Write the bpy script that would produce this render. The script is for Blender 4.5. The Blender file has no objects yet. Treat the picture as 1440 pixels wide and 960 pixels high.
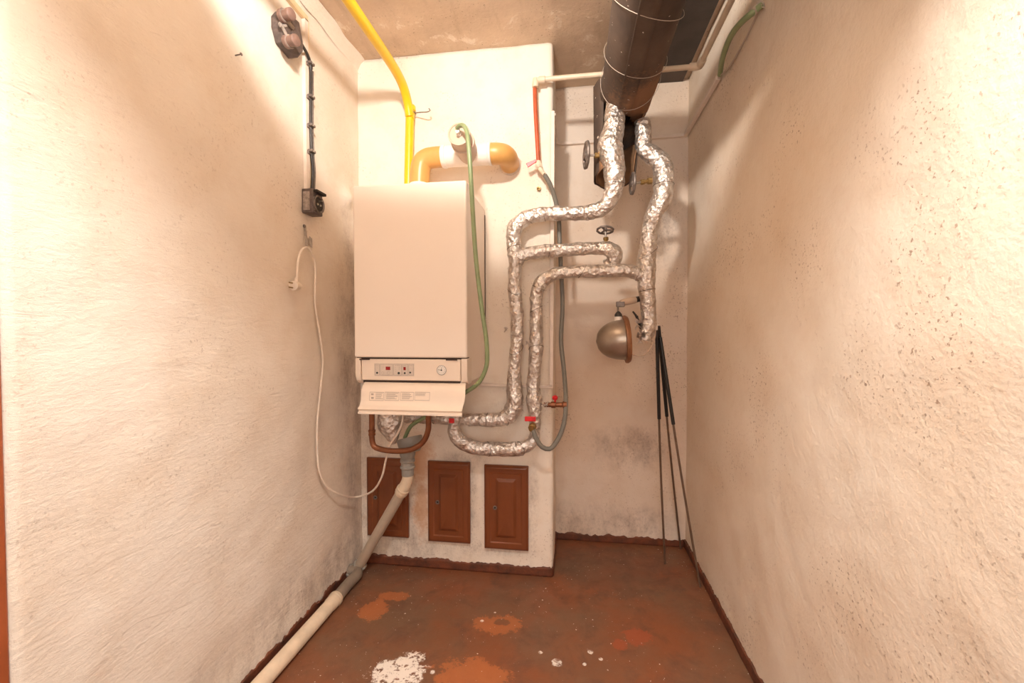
import bpy, bmesh, math, random
from mathutils import Vector, Matrix, noise
random.seed(7); R = math.radians
C = bpy.context.scene.collection
V = Vector
# ---------------------------------------------------------------- camera
F = 590.8; YAW = R(7.93); PITCH = R(-1.24); ROLL = R(-0.12); H = 1.10
cd = bpy.data.cameras.new('camera'); cam = bpy.data.objects.new('camera', cd); C.objects.link(cam)
cd.sensor_width = 36; cd.lens = F/1440*36; cd.clip_start = 0.02
ROT = Matrix.Rotation(YAW, 3, 'Z') @ Matrix.Rotation(math.pi/2+PITCH, 3, 'X') @ Matrix.Rotation(ROLL, 3, 'Z')
cam.matrix_world = Matrix.Translation((0, 0, H)) @ ROT.to_4x4()
bpy.context.scene.camera = cam
# ---------------------------------------------------------------- world, lights, exposure
sc = bpy.context.scene
w = bpy.data.worlds.new('world'); sc.world = w; w.use_nodes = True
w.node_tree.nodes['Background'].inputs[0].default_value = (.9, .78, .68, 1)
w.node_tree.nodes['Background'].inputs[1].default_value = 0.3
sc.view_settings.view_transform = 'Standard'; sc.view_settings.look = 'None'
sc.view_settings.exposure = 0.25; sc.view_settings.gamma = 1; sc.view_settings.use_curve_mapping = False
sc.cycles.max_bounces = 12; sc.cycles.diffuse_bounces = 8
def light(name, kind, loc, power, col, size=.1, aim=None, **k):
    l = bpy.data.lights.new(name, kind); l.energy = power; l.color = col
    if kind == 'AREA': l.shape = 'DISK'; l.size = size
    else: l.shadow_soft_size = size
    for a, b in k.items(): setattr(l, a, b)
    o = bpy.data.objects.new(name, l); C.objects.link(o); o.location = loc
    if aim: o.rotation_euler = V(aim).to_track_quat('-Z', 'Y').to_euler()
    return o
light('room_lamp', 'SPOT', (-.30, .52, 2.17), 64, (1, .915, .82), .05, (0, .8, .6), spot_size=R(140), spot_blend=.2)
light('hall_lamp', 'AREA', (.05, .12, 2.31), 36, (1, .94, .875), .22, (0, .3, -1))
light('hall_fill', 'AREA', (.0, -1.3, 1.4), 15, (1, .925, .855), 1.0, (0, 1, .0))  # added fill standing in for light bounced round the hall, no fixture
# ---------------------------------------------------------------- pixel -> point on a plane
def ray(px, py):
    return ROT @ V(((px-720)/F, -(py-480)/F, -1))
def at(px, py, Y):
    d = ray(px, py); t = Y/d.y; return V((d.x*t, Y, H+d.z*t))
def atx(px, py, X):
    d = ray(px, py); t = X/d.x; return V((X, d.y*t, H+d.z*t))
XL, XR, YB, YK, ZC, XB = -.987, .576, 1.873, 2.227, 2.369, -.078
# ---------------------------------------------------------------- materials
def nt(name):
    m = bpy.data.materials.new(name); m.use_nodes = True
    n = m.node_tree; return m, n, n.nodes['Principled BSDF']
def N(n, t, **k):
    x = n.nodes.new(t)
    for a, b in k.items():
        if a.startswith('i_'):
            x.inputs[a[2:].replace('_', ' ')].default_value = b
        else: setattr(x, a, b)
    return x
def ramp(n, fac, stops):
    r = n.nodes.new('ShaderNodeValToRGB'); e = r.color_ramp.elements
    while len(e) > 1: e.remove(e[-1])
    for i, (p, c) in enumerate(stops):
        if i: q = e.new(p)
        else: q = e[0]; q.position = p
        q.color = (c, c, c, 1) if not isinstance(c, tuple) else (*c, 1)
    n.links.new(fac, r.inputs[0]); return r.outputs[0]
def mix(n, fac, a, b, bt='MIX'):
    m = n.nodes.new('ShaderNodeMix'); m.data_type = 'RGBA'; m.blend_type = bt
    for s, v in ((0, fac), (6, a), (7, b)):
        if isinstance(v, (int, float)): m.inputs[s].default_value = v
        elif isinstance(v, tuple): m.inputs[s].default_value = (*v, 1)
        else: n.links.new(v, m.inputs[s])
    return m.outputs[2]
def math_(n, op, a, b=None, clamp=False):
    m = n.nodes.new('ShaderNodeMath'); m.operation = op; m.use_clamp = clamp
    for s, v in ((0, a), (1, b)):
        if v is None: continue
        if isinstance(v, (int, float)): m.inputs[s].default_value = v
        else: n.links.new(v, m.inputs[s])
    return m.outputs[0]
def coords(n, scale=(1, 1, 1), loc=(0, 0, 0)):
    t = n.nodes.new('ShaderNodeNewGeometry'); mp = n.nodes.new('ShaderNodeMapping')
    mp.inputs['Scale'].default_value = scale; mp.inputs['Location'].default_value = loc
    n.links.new(t.outputs['Position'], mp.inputs[0]); return mp.outputs[0]
def nz(n, co, scale, detail=4, rough=.6, dist=0):
    x = N(n, 'ShaderNodeTexNoise'); x.inputs['Scale'].default_value = scale; x.inputs['Detail'].default_value = detail
    x.inputs['Roughness'].default_value = rough; x.inputs['Distortion'].default_value = dist
    n.links.new(co, x.inputs['Vector']); return x.outputs['Fac']
def bump(n, p, hs, strength=.5, dist=.004):
    prev = None
    for h, s, d in hs:
        b = n.nodes.new('ShaderNodeBump'); b.inputs['Strength'].default_value = s; b.inputs['Distance'].default_value = d
        n.links.new(h, b.inputs['Height'])
        if prev: n.links.new(prev, b.inputs['Normal'])
        prev = b.outputs[0]
    n.links.new(prev, p.inputs['Normal'])
def simple(name, col, rough=.5, metal=0, var=.12, scale=30, bmp=.15, coat=0):
    m, n, p = nt(name); co = coords(n); a = nz(n, co, scale)
    dark = tuple(c*(1-var*2) for c in col); lite = tuple(min(1, c*(1+var)) for c in col)
    n.links.new(mix(n, a, dark, lite), p.inputs['Base Color'])
    p.inputs['Roughness'].default_value = rough; p.inputs['Metallic'].default_value = metal
    p.inputs['Coat Weight'].default_value = coat
    if bmp: bump(n, p, [(nz(n, co, scale*4), bmp, .001)])
    return m
def dots(n, co, lst, soft=0.0):
    """mask of blotches: (x,y,z,radius,softness) with ragged edge"""
    out = None
    wob = math_(n, 'ADD', math_(n, 'MULTIPLY', nz(n, co, 12, 3, .6), .5), math_(n, 'MULTIPLY', nz(n, co, 60, 5, .8), .5))
    for (x, y, z, r, sx, sy, sz) in lst:
        s = n.nodes.new('ShaderNodeVectorMath'); s.operation = 'SUBTRACT'; n.links.new(co, s.inputs[0]); s.inputs[1].default_value = (x, y, z)
        q = n.nodes.new('ShaderNodeVectorMath'); q.operation = 'MULTIPLY'; n.links.new(s.outputs[0], q.inputs[0]); q.inputs[1].default_value = (sx, sy, sz)
        l = n.nodes.new('ShaderNodeVectorMath'); l.operation = 'LENGTH'; n.links.new(q.outputs[0], l.inputs[0])
        d = math_(n, 'ADD', l.outputs['Value'], math_(n, 'MULTIPLY', math_(n, 'SUBTRACT', wob, .5), r*3.2))
        mr = n.nodes.new('ShaderNodeMapRange'); n.links.new(d, mr.inputs[0]); mr.inputs[1].default_value = r*(1+soft); mr.inputs[2].default_value = r*(.85-soft*.6)
        out = mr.outputs[0] if out is None else math_(n, 'MAXIMUM', out, mr.outputs[0])
    return out
def plaster(name, base, stroke=0, pebble=.5, speck=.5, grime_shade=(), dusty=.5, rust=()):
    m, n, p = nt(name); co = coords(n)
    big = nz(n, co, 1.7, 5, .6); med = nz(n, co, 7, 5, .65); fine = nz(n, co, 60, 4, .7)
    c0 = tuple(base); c1 = tuple(b*k for b, k in zip(base, (.86, .77, .68)))
    col = mix(n, ramp(n, big, [(.38, 0), (.68, dusty)]), c0, c1)
    col = mix(n, ramp(n, med, [(.5, 0), (.75, .35)]), col, tuple(b*k for b, k in zip(base, (.78, .68, .58))))
    # dark specks, clustered
    sp = ramp(n, nz(n, co, 120, 3, .55), [(.60, 0), (.67, 1)])
    cl = ramp(n, nz(n, co, 3.3, 4, .7), [(.48, 0), (.62, 1)])
    col = mix(n, math_(n, 'MULTIPLY', math_(n, 'MULTIPLY', sp, cl), speck), col, (.30, .20, .14))
    if grime_shade:
        g = dots(n, co, grime_shade, .6); streak = math_(n, 'ADD', math_(n, 'MULTIPLY', ramp(n, nz(n, coords(n, (1, 1, .5)), 9, 8, .78), [(.42, 0), (.68, 1)]), .75), math_(n, 'MULTIPLY', ramp(n, nz(n, co, 80, 5, .8), [(.5, 0), (.68, 1)]), .35))
        col = mix(n, math_(n, 'MULTIPLY', g, math_(n, 'MULTIPLY', streak, .8)), col, (.21, .15, .125))
    if rust:
        g = dots(n, co, rust, .5); col = mix(n, math_(n, 'MULTIPLY', g, .65), col, (.52, .24, .09))
    n.links.new(col, p.inputs['Base Color']); p.inputs['Roughness'].default_value = .92
    p.inputs['Specular IOR Level'].default_value = .2
    hs = [(fine, .3, .0025), (nz(n, co, 34, 4, .6), pebble, .0035), (nz(n, co, 95, 3, .6), pebble, .0018), (sp, -.4, .002)]
    if stroke:
        st = nz(n, coords(n, (1, .3, 1)), 75, 6, .75, .4)
        hs.append((ramp(n, st, [(.35, 0), (.6, 1)]), stroke, .0028))
        hs.append((ramp(n, nz(n, coords(n, (1, .22, 1), (3, 1, 7)), 11, 4, .6, .5), [(.33, 0), (.35, 1)]), stroke*.6, .003))
    bump(n, p, hs)
    return m
WHITE = (.83, .745, .665)
M = {}
M['pl_left'] = plaster('plaster_left', (.82, .755, .675), stroke=.4, pebble=.38, speck=.35, dusty=.6,
    grime_shade=[(XL, 1.86, .45, .13, 1, 1, .16), (XL, 1.80, 1.05, .10, 1, 1, .2), (XL, 1.6, .1, .16, 1, .25, 1.6)])  # grime, plus the boiler's shade by the corner put into the colour
M['pl_right'] = plaster('plaster_right', (.81, .735, .64), stroke=.05, pebble=.55, speck=.8, dusty=.7)
M['pl_back'] = plaster('plaster_back', (.79, .70, .615), pebble=.3, speck=.75, dusty=.8,
    grime_shade=[(.0, YK, .07, .10, .3, 1, 1), (.35, YK, .1, .07, .4, 1, 1), (.45, YK, 1.62, .10, 1.2, 1, .6), (.3, YK, .5, .09, .5, 1, 1)])
M['pl_breast'] = plaster('plaster_breast', (.85, .79, .71), pebble=.3, speck=.45, dusty=.45,
    grime_shade=[(-.94, YB, .25, .14, 1.3, 1, .35), (-.80, YB, .06, .13, .6, 1, 1.2), (-.725, YB, .22, .03, 1, 1, .14), (-.172, YB, .28, .026, 1, 1, .13), (-.45, YB, .3, .024, 1, 1, .11), (-.4, YB, .11, .03, .2, 1, 1), (-.5, YB, .52, .03, .3, 1, 1)],
    rust=[(-.69, YB, .3, .035, 1, 1, .28), (-.70, YB, .5, .07, 1, 1, .6)])
def concrete():
    m, n, p = nt('raw_concrete'); co = coords(n)
    a = nz(n, co, 4, 6, .65); b = nz(n, coords(n, (1, .25, 1)), 14, 5, .6)
    col = mix(n, ramp(n, a, [(.3, 0), (.7, 1)]), (.50, .38, .28), (.66, .52, .39))
    col = mix(n, ramp(n, b, [(.55, 0), (.75, .5)]), col, (.36, .26, .18))
    pit = math_(n, 'MULTIPLY', ramp(n, nz(n, co, 95, 3, .6), [(.62, 0), (.68, 1)]), ramp(n, nz(n, co, 5, 3, .6), [(.42, .1), (.62, 1)]))
    col = mix(n, math_(n, 'MULTIPLY', pit, .7), col, (.12, .08, .06))
    lime = ramp(n, nz(n, co, 8, 5, .7, .5), [(.585, 0), (.65, .75)])
    col = mix(n, lime, col, (.76, .68, .58))
    n.links.new(col, p.inputs['Base Color']); p.inputs['Roughness'].default_value = .95
    bump(n, p, [(a, .4, .01), (pit, -.6, .004), (nz(n, co, 90, 3, .6), .25, .003)])
    return m
M['concrete'] = concrete()
def floorpt(px, py): return at(px, py, 1) if False else (lambda d: V((d.x*H/-d.z, d.y*H/-d.z, 0)))(ray(px, py))
def floor_mat():
    m, n, p = nt('worn_red_floor_paint'); co = coords(n)
    a = nz(n, co, 2.4, 6, .62); b = nz(n, co, 9, 6, .7, .4)
    col = mix(n, ramp(n, a, [(.40, 0), (.62, 1)]), (.215, .070, .028), (.165, .086, .048))
    col = mix(n, ramp(n, b, [(.5, 0), (.72, .6)]), col, (.10, .052, .036))
    def bl(lst):
        out = []
        for (px, py, r, sx, sy) in lst:
            q = floorpt(px, py); out.append((q.x, q.y, 0, r, sx, sy, 1))
        return dots(n, co, out)
    ring = math_(n, 'MULTIPLY', bl([(700, 878, .072, .8, 1.25)]), math_(n, 'SUBTRACT', 1.0, bl([(704, 874, .026, .9, 1.4)])))
    orange = math_(n, 'MAXIMUM', ring, bl([(527, 857, .055, 1, .8), (556, 838, .045, .7, 1.4), (663, 952, .085, .6, 1.2)]))
    col = mix(n, math_(n, 'MULTIPLY', orange, .6), col, (.47, .145, .045))
    col = mix(n, math_(n, 'MULTIPLY', bl([(896, 895, .045, .8, 1), (872, 905, .03, 1, 1)]), .7), col, (.33, .07, .025))
    grey = bl([(730, 815, .10, .8, 1.2), (860, 800, .24, .8, 1.1), (470, 835, .12, 1, 1), (540, 800, .16, .6, 1.6)])
    col = mix(n, math_(n, 'MULTIPLY', grey, math_(n, 'MULTIPLY', b, .65)), col, (.10, .056, .038))
    spl = math_(n, 'MULTIPLY', bl([(560, 945, .075, .8, 1.3), (575, 930, .045, 1, 1), (542, 962, .05, 1, 1)]), ramp(n, nz(n, co, 42, 4, .7), [(.40, 0), (.47, 1)]))
    spk = math_(n, 'MULTIPLY', ramp(n, nz(n, co, 110, 2, .4), [(.72, 0), (.74, 1)]), ramp(n, nz(n, co, 4, 2, .5), [(.42, 0), (.6, 1)]))
    tiny = math_(n, 'MULTIPLY', bl([(608, 945, .012, 1, 1), (782, 932, .018, 1, 1), (760, 917, .008, 1, 1), (830, 916, .009, 1, 1), (845, 926, .008, 1, 1), (678, 873, .007, 1, 1), (696, 861, .006, 1, 1), (822, 933, .008, 1, 1)]), ramp(n, nz(n, co, 60, 4, .7), [(.42, .1), (.52, .9)]))
    col = mix(n, math_(n, 'MAXIMUM', math_(n, 'MAXIMUM', spl, spk), tiny), col, (.80, .72, .64))
    n.links.new(col, p.inputs['Base Color'])
    n.links.new(ramp(n, b, [(.3, .34), (.7, .62)]), p.inputs['Roughness'])
    bump(n, p, [(a, .3, .01), (nz(n, co, 45, 4, .7), .35, .003), (nz(n, co, 160, 2, .5), .2, .0015)])
    return m
M['floor'] = floor_mat()
def band_mat():
    m, n, p = nt('red_skirting_paint'); co = coords(n)
    a = nz(n, co, 16, 5, .7)
    col = mix(n, ramp(n, a, [(.35, 0), (.65, 1)]), (.075, .028, .016), (.20, .055, .022))
    n.links.new(col, p.inputs['Base Color']); p.inputs['Roughness'].default_value = .6
    bump(n, p, [(nz(n, co, 60, 4, .7), .6, .005)])
    return m
M['band'] = band_mat()
def foil_mat(name, tint=(.80, .765, .735)):
    m, n, p = nt(name); co = coords(n)
    v = N(n, 'ShaderNodeTexVoronoi'); v.feature = 'F1'; v.inputs['Scale'].default_value = 58; n.links.new(co, v.inputs['Vector'])
    f = nz(n, co, 110, 3, .6, 1.2); g = nz(n, co, 35, 4, .6)
    col = mix(n, ramp(n, g, [(.42, 0), (.70, .75)]), tint, (.46, .35, .28))
    n.links.new(col, p.inputs['Base Color']); p.inputs['Metallic'].default_value = .88
    n.links.new(ramp(n, f, [(.3, .24), (.7, .46)]), p.inputs['Roughness'])
    bump(n, p, [(v.outputs['Distance'], .6, .009), (f, .6, .005)])
    return m
M['foil'] = foil_mat('crinkled_foil')
def duct_mat():
    m, n, p = nt('tar_paper_black'); co = coords(n)
    a = nz(n, co, 6, 5, .6)
    col = mix(n, ramp(n, a, [(.35, 0), (.7, 1)]), (.062, .042, .033), (.115, .078, .058))
    q = at(900, 140, 1.72)
    scuff = dots(n, co, [(q.x+.03, q.y, q.z, .12, 1, .7, 1)], .35)
    col = mix(n, math_(n, 'MULTIPLY', scuff, .75), col, (.30, .15, .075))
    wt = ramp(n, nz(n, co, 60, 2, .4), [(.74, 0), (.755, 1)])
    col = mix(n, wt, col, (.55, .48, .42))
    n.links.new(col, p.inputs['Base Color']); p.inputs['Roughness'].default_value = .8
    bump(n, p, [(a, .4, .012), (nz(n, co, 120, 3, .6), .15, .002)])
    return m
M['duct'] = duct_mat()
M['board'] = simple('dark_board', (.075, .06, .052), .7, var=.3, scale=9, bmp=.3)
M['card'] = simple('brown_fibre_lining', (.26, .14, .07), .8, var=.35, scale=14, bmp=.5)
M['black_in'] = simple('dark_inside', (.03, .022, .018), .9)
M['boiler'] = simple('cream_enamel', (.86, .775, .69), .32, var=.02, scale=5, bmp=.02)
M['boiler2'] = simple('cream_plastic', (.80, .69, .585), .38, var=.03, scale=6, bmp=.02)
M['gap'] = simple('dark_gap', (.05, .03, .022), .8)
M['printgrey'] = simple('grey_print', (.42, .36, .31), .6)
M['plate'] = simple('control_plate', (.66, .575, .50), .5)
M['black'] = simple('black_print', (.03, .03, .03), .5)
M['red_disp'] = simple('dark_red_display', (.30, .012, .012), .15)
M['dial'] = simple('white_dial', (.85, .80, .74), .3)
M['yellow'] = simple('yellow_gas_paint', (.86, .56, .012), .3, var=.08, scale=20, coat=.3)
M['amber'] = simple('amber_plastic', (.66, .36, .11), .35, var=.12, scale=16)
M['whitepl'] = simple('white_plastic', (.86, .80, .74), .35, var=.04)
M['taupe'] = simple('taupe_plastic', (.56, .43, .33), .4, var=.08)
M['green'] = simple('green_hose', (.26, .33, .17), .35, var=.15, scale=25)
M['dgreen'] = simple('dark_green', (.03, .10, .05), .4)
M['grey_hose'] = simple('grey_rubber', (.20, .19, .165), .5, var=.15)
M['redpipe'] = simple('red_primer_pipe', (.52, .10, .035), .4, var=.2, scale=40)
M['beige'] = simple('beige_pipe', (.74, .62, .48), .4, var=.12, scale=20)
M['trunk'] = simple('painted_trunking', (.82, .72, .64), .6, var=.1, scale=30)
M['wood'] = simple('yellowed_trunking', (.80, .62, .38), .55, var=.2, scale=22)
M['red'] = simple('red_lever', (.70, .02, .03), .35, var=.1)
M['brass'] = simple('dull_brass', (.42, .28, .11), .4, .8, var=.3)
M['iron'] = simple('grey_iron', (.24, .20, .18), .5, .5, var=.4, scale=60, bmp=.4)
M['steel'] = simple('bare_steel', (.55, .52, .49), .3, .9)
M['bakelite'] = simple('dirty_bakelite', (.13, .095, .085), .5, var=.45, scale=70, bmp=.4)
M['bak_lite'] = simple('bakelite_brown', (.25, .15, .12), .45, var=.3, scale=50)
M['worn'] = simple('paint_spotted_grey', (.40, .34, .30), .5, var=.5, scale=80)
M['cable'] = simple('black_cable', (.035, .03, .028), .4)
M['cord'] = simple('cream_cord', (.80, .70, .60), .45)
M['copper'] = simple('copper_brown', (.27, .10, .045), .42, .55, var=.25, scale=30)
M['gpvc'] = simple('grey_pvc', (.30, .28, .25), .5, var=.15, scale=20)
M['gpvc2'] = simple('warm_grey_pvc', (.46, .38, .30), .5, var=.12, scale=12)
M['bpvc'] = simple('beige_pvc', (.72, .58, .43), .5, var=.22, scale=14)
M['dpvc'] = simple('dirty_grey_pvc', (.27, .21, .16), .6, var=.3, scale=14)
def door_mat():
    m, n, p = nt('brown_gloss_paint'); co = coords(n)
    a = nz(n, coords(n, (1, 1, .2)), 40, 4, .6)
    col = mix(n, a, (.16, .045, .015), (.215, .062, .020))
    n.links.new(col, p.inputs['Base Color']); p.inputs['Roughness'].default_value = .3
    bump(n, p, [(a, .15, .002)]); return m
M['door'] = door_mat()
M['lampmetal'] = simple('tarnished_aluminium', (.40, .33, .27), .36, .75, var=.2, scale=18)
M['rim'] = simple('rusty_rim', (.30, .13, .06), .45, .3, var=.2)
M['rod'] = simple('brown_rod', (.20, .125, .085), .5, .4, var=.3)
M['sleeve'] = simple('black_sleeve', (.012, .011, .011), .4)
M['twine'] = simple('pale_wire', (.50, .42, .35), .5)
M['wire'] = simple('binding_wire', (.12, .085, .06), .5, .5)
M['jamb'] = simple('red_brown_frame', (.36, .09, .03), .4, var=.2, scale=12)
M['mortar'] = simple('rough_plaster_patch', (.74, .62, .52), .95, var=.2, scale=50, bmp=1)
# ---------------------------------------------------------------- mesh helpers
class G:
    def __init__(s): s.v = []; s.f = []
    def add(s, v, f):
        b = len(s.v); s.v += [V(x) for x in v]; s.f += [tuple(i+b for i in q) for q in f]; return s
def link(name, g, mat, parent=None, smooth=True, bevel=0, segs=2, ang=40):
    me = bpy.data.meshes.new(name); me.from_pydata([tuple(x) for x in g.v], [], g.f)
    bm = bmesh.new(); bm.from_mesh(me); bmesh.ops.recalc_face_normals(bm, faces=bm.faces); bm.to_mesh(me); bm.free()
    me.materials.append(mat)
    if smooth:
        for p in me.polygons: p.use_smooth = True
        me.set_sharp_from_angle(angle=R(ang))
    o = bpy.data.objects.new(name, me); C.objects.link(o)
    if bevel:
        md = o.modifiers.new('bevel', 'BEVEL'); md.width = bevel; md.segments = segs; md.limit_method = 'ANGLE'; md.angle_limit = R(35)
    if parent: o.parent = parent; o.matrix_parent_inverse = Matrix.Translation(-parent.location)
    return o
def thing(name, label, cat, loc=(0, 0, 0), group=None):
    o = bpy.data.objects.new(name, None); C.objects.link(o); o.location = loc; o.empty_display_size = .03
    o['label'] = label; o['category'] = cat
    if group: o['group'] = group
    return o
def tag(o, label, cat, group=None):
    o['label'] = label; o['category'] = cat
    if group: o['group'] = group
    return o
def struct(o): o['kind'] = 'structure'; return o
def box(g, a, b, mtx=None):
    a, b = V(a), V(b)
    vs = [V((x, y, z)) for x in (a.x, b.x) for y in (a.y, b.y) for z in (a.z, b.z)]
    if mtx: vs = [mtx @ v for v in vs]
    return g.add(vs, [(0, 1, 3, 2), (4, 6, 7, 5), (0, 4, 5, 1), (2, 3, 7, 6), (0, 2, 6, 4), (1, 5, 7, 3)])
def smooth_path(pts, step=.01):
    P = [V(p) for p in pts]
    if len(P) == 2:
        k = max(2, int((P[1]-P[0]).length/step)); return [P[0].lerp(P[1], i/k) for i in range(k+1)], [i/k for i in range(k+1)]
    Q = [P[0]*2-P[1]]+P+[P[-1]*2-P[-2]]; out = []; tt = []
    for i in range(1, len(Q)-2):
        p0, p1, p2, p3 = Q[i-1:i+3]
        d01 = max(1e-4, (p1-p0).length**.5); d12 = max(1e-4, (p2-p1).length**.5); d23 = max(1e-4, (p3-p2).length**.5)
        m1 = (p2-p1 + d12*((p1-p0)/d01-(p2-p0)/(d01+d12))); m2 = (p2-p1 + d12*((p3-p2)/d23-(p3-p1)/(d12+d23)))
        k = max(2, int((p2-p1).length/step))
        for j in range(k):
            t = j/k; t2 = t*t; t3 = t2*t
            out.append(p1*(2*t3-3*t2+1)+m1*(t3-2*t2+t)+p2*(-2*t3+3*t2)+m2*(t3-t2)); tt.append(i-1+t)
    out.append(P[-1]); tt.append(len(P)-1); return out, tt
def tube(pts, r, sides=14, step=.012, curve=True, cap=True, crinkle=0, g=None, seed=0):
    """r: radius or list per control point"""
    g = g or G()
    if curve: path, tt = smooth_path(pts, step)
    else: path = [V(p) for p in pts]; tt = list(range(len(path)))
    rr = (lambda t: r) if isinstance(r, (int, float)) else (lambda t: r[int(t)]+(r[min(int(t)+1, len(r)-1)]-r[int(t)])*(t-int(t)))
    n = len(path); T = []
    for i in range(n):
        a = path[max(0, i-1)]; b = path[min(n-1, i+1)]; T.append((b-a).normalized())
    ref = V((0, 0, 1)) if abs(T[0].z) < .8 else V((0, 1, 0))
    u = (ref-T[0]*ref.dot(T[0])).normalized(); vs = []; fs = []; frames = []
    for i in range(n):
        u = (u-T[i]*u.dot(T[i])).normalized(); v = T[i].cross(u); frames.append((path[i], u.copy(), v.copy(), T[i]))
        for k in range(sides):
            a = 2*math.pi*k/sides; d = u*math.cos(a)+v*math.sin(a); q = rr(tt[i])
            if crinkle:
                p = path[i]+d*q+V((seed*3.1, 0, seed))
                q += crinkle*(noise.noise(p*26)*.9+noise.noise(p*60)*.7+abs(noise.noise(p*110))*.5)
            vs.append(path[i]+d*q)
    for i in range(n-1):
        for k in range(sides):
            k2 = (k+1) % sides; fs.append((i*sides+k, i*sides+k2, (i+1)*sides+k2, (i+1)*sides+k))
    if cap: fs.append(tuple(range(sides))); fs.append(tuple((n-1)*sides+k for k in range(sides)))
    g.add(vs, fs); g.frames = frames; g.rr = [rr(t) for t in tt]; return g
def lathe(o, axis, prof, sides=24, g=None):
    """prof: list of (distance along axis, radius)"""
    g = g or G(); o = V(o); ax = V(axis).normalized()
    ref = V((0, 0, 1)) if abs(ax.z) < .8 else V((0, 1, 0)); u = (ref-ax*ref.dot(ax)).normalized(); v = ax.cross(u); vs = []; fs = []
    for h, r in prof:
        for k in range(sides):
            a = 2*math.pi*k/sides; vs.append(o+ax*h+(u*math.cos(a)+v*math.sin(a))*max(r, 1e-4))
    for i in range(len(prof)-1):
        for k in range(sides): k2 = (k+1) % sides; fs.append((i*sides+k, i*sides+k2, (i+1)*sides+k2, (i+1)*sides+k))
    fs.append(tuple(range(sides))); fs.append(tuple((len(prof)-1)*sides+k for k in range(sides)))
    return g.add(vs, fs)
def wraps(base, gaps, wr=.0012, lift=.0015, tilt=.5, seed=0):
    """wire rings bound round a tube built by tube()"""
    rnd = random.Random(seed); g = G(); fr = base.frames; i = rnd.randint(2, 8)
    while i < len(fr)-2:
        p, u, v, t = fr[i]; r = base.rr[i]+lift; ring = []; tl = rnd.uniform(-tilt, tilt); ph = rnd.uniform(0, 6.28)
        for k in range(25):
            a = 2*math.pi*k/24; ring.append(p+(u*math.cos(a)+v*math.sin(a))*r+t*(r*tl*math.cos(a+ph)))
        tube(ring, wr, 5, curve=False, g=g, cap=False); i += rnd.randint(*gaps)
    return g
def profile_wall(name, prof, z0, z1, mat, amp=.004, step=.02, thick=.06, bumps=(), frq=5, ragged=0):
    pts = [V((x, y, 0)) for x, y in prof]; P = []
    for i in range(len(pts)-1):
        k = max(1, round((pts[i+1]-pts[i]).length/step)); P += [pts[i].lerp(pts[i+1], j/k) for j in range(k)]
    P.append(pts[-1]); nzv = max(1, round((z1-z0)/step)); g = G(); nrm = []
    for i in range(len(P)):
        t = (P[min(i+1, len(P)-1)]-P[max(i-1, 0)]).normalized(); nrm.append(V((t.y, -t.x, 0)))
    vs = []
    for j in range(nzv+1):
        z = z0+(z1-z0)*j/nzv
        for i, p in enumerate(P):
            q = V((p.x, p.y, z))
            d = amp*(noise.noise(q*frq)+.5*noise.noise(q*frq*3))
            for (bx, by, bz, rad, hh) in bumps: d += hh*math.exp(-((q-V((bx, by, bz))).length/rad)**2)
            q = q+nrm[i]*d
            if ragged and j == nzv: q.z += ragged*(noise.noise(p*25)+.8*noise.noise(p*70))
            vs.append(q)
    n = len(P); g.add(vs, [(j*n+i, j*n+i+1, (j+1)*n+i+1, (j+1)*n+i) for j in range(nzv) for i in range(n-1)])
    me = bpy.data.meshes.new(name); me.from_pydata([tuple(x) for x in g.v], [], g.f); me.materials.append(mat)
    for p in me.polygons: p.use_smooth = True
    o = bpy.data.objects.new(name, me); C.objects.link(o)
    md = o.modifiers.new('thick', 'SOLIDIFY'); md.thickness = thick; md.offset = -1
    return struct(o)
def flat_grid(name, x0, x1, y0, y1, z, mat, up, amp=.002, step=.03, thick=.05, ridge=None):
    nx = round((x1-x0)/step); ny = round((y1-y0)/step); vs = []
    for j in range(ny+1):
        for i in range(nx+1):
            p = V((x0+(x1-x0)*i/nx, y0+(y1-y0)*j/ny, z)); d = amp*noise.noise(p*6)
            if ridge: d += sum(h*math.exp(-((p.x-rx)/.012)**2)*(.6+.6*noise.noise(V((rx, p.y*15, 0)))) for rx, h in ridge)
            p.z += d*up; vs.append(p)
    n = nx+1; fs = [(j*n+i, j*n+i+1, (j+1)*n+i+1, (j+1)*n+i) for j in range(ny) for i in range(nx)]
    if up < 0: fs = [f[::-1] for f in fs]
    me = bpy.data.meshes.new(name); me.from_pydata([tuple(x) for x in vs], [], fs); me.materials.append(mat)
    for p in me.polygons: p.use_smooth = True
    o = bpy.data.objects.new(name, me); C.objects.link(o)
    md = o.modifiers.new('thick', 'SOLIDIFY'); md.thickness = thick; md.offset = -1
    return struct(o)
# ================================================================ SETTING
YN = atx(4.5, 480, XL).y          # where the left wall meets the door frame
flat_grid('floor', -1.7, 1.3, -1.7, 2.3, 0, M['floor'], 1, .003)
flat_grid('ceiling', -1.7, 1.3, -1.7, 2.3, ZC, M['concrete'], -1, .003, ridge=[(-.072, .006), (-.62, .003), (-.33, .002)], step=.02)
pb = atx(487, 278, XL)
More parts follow.
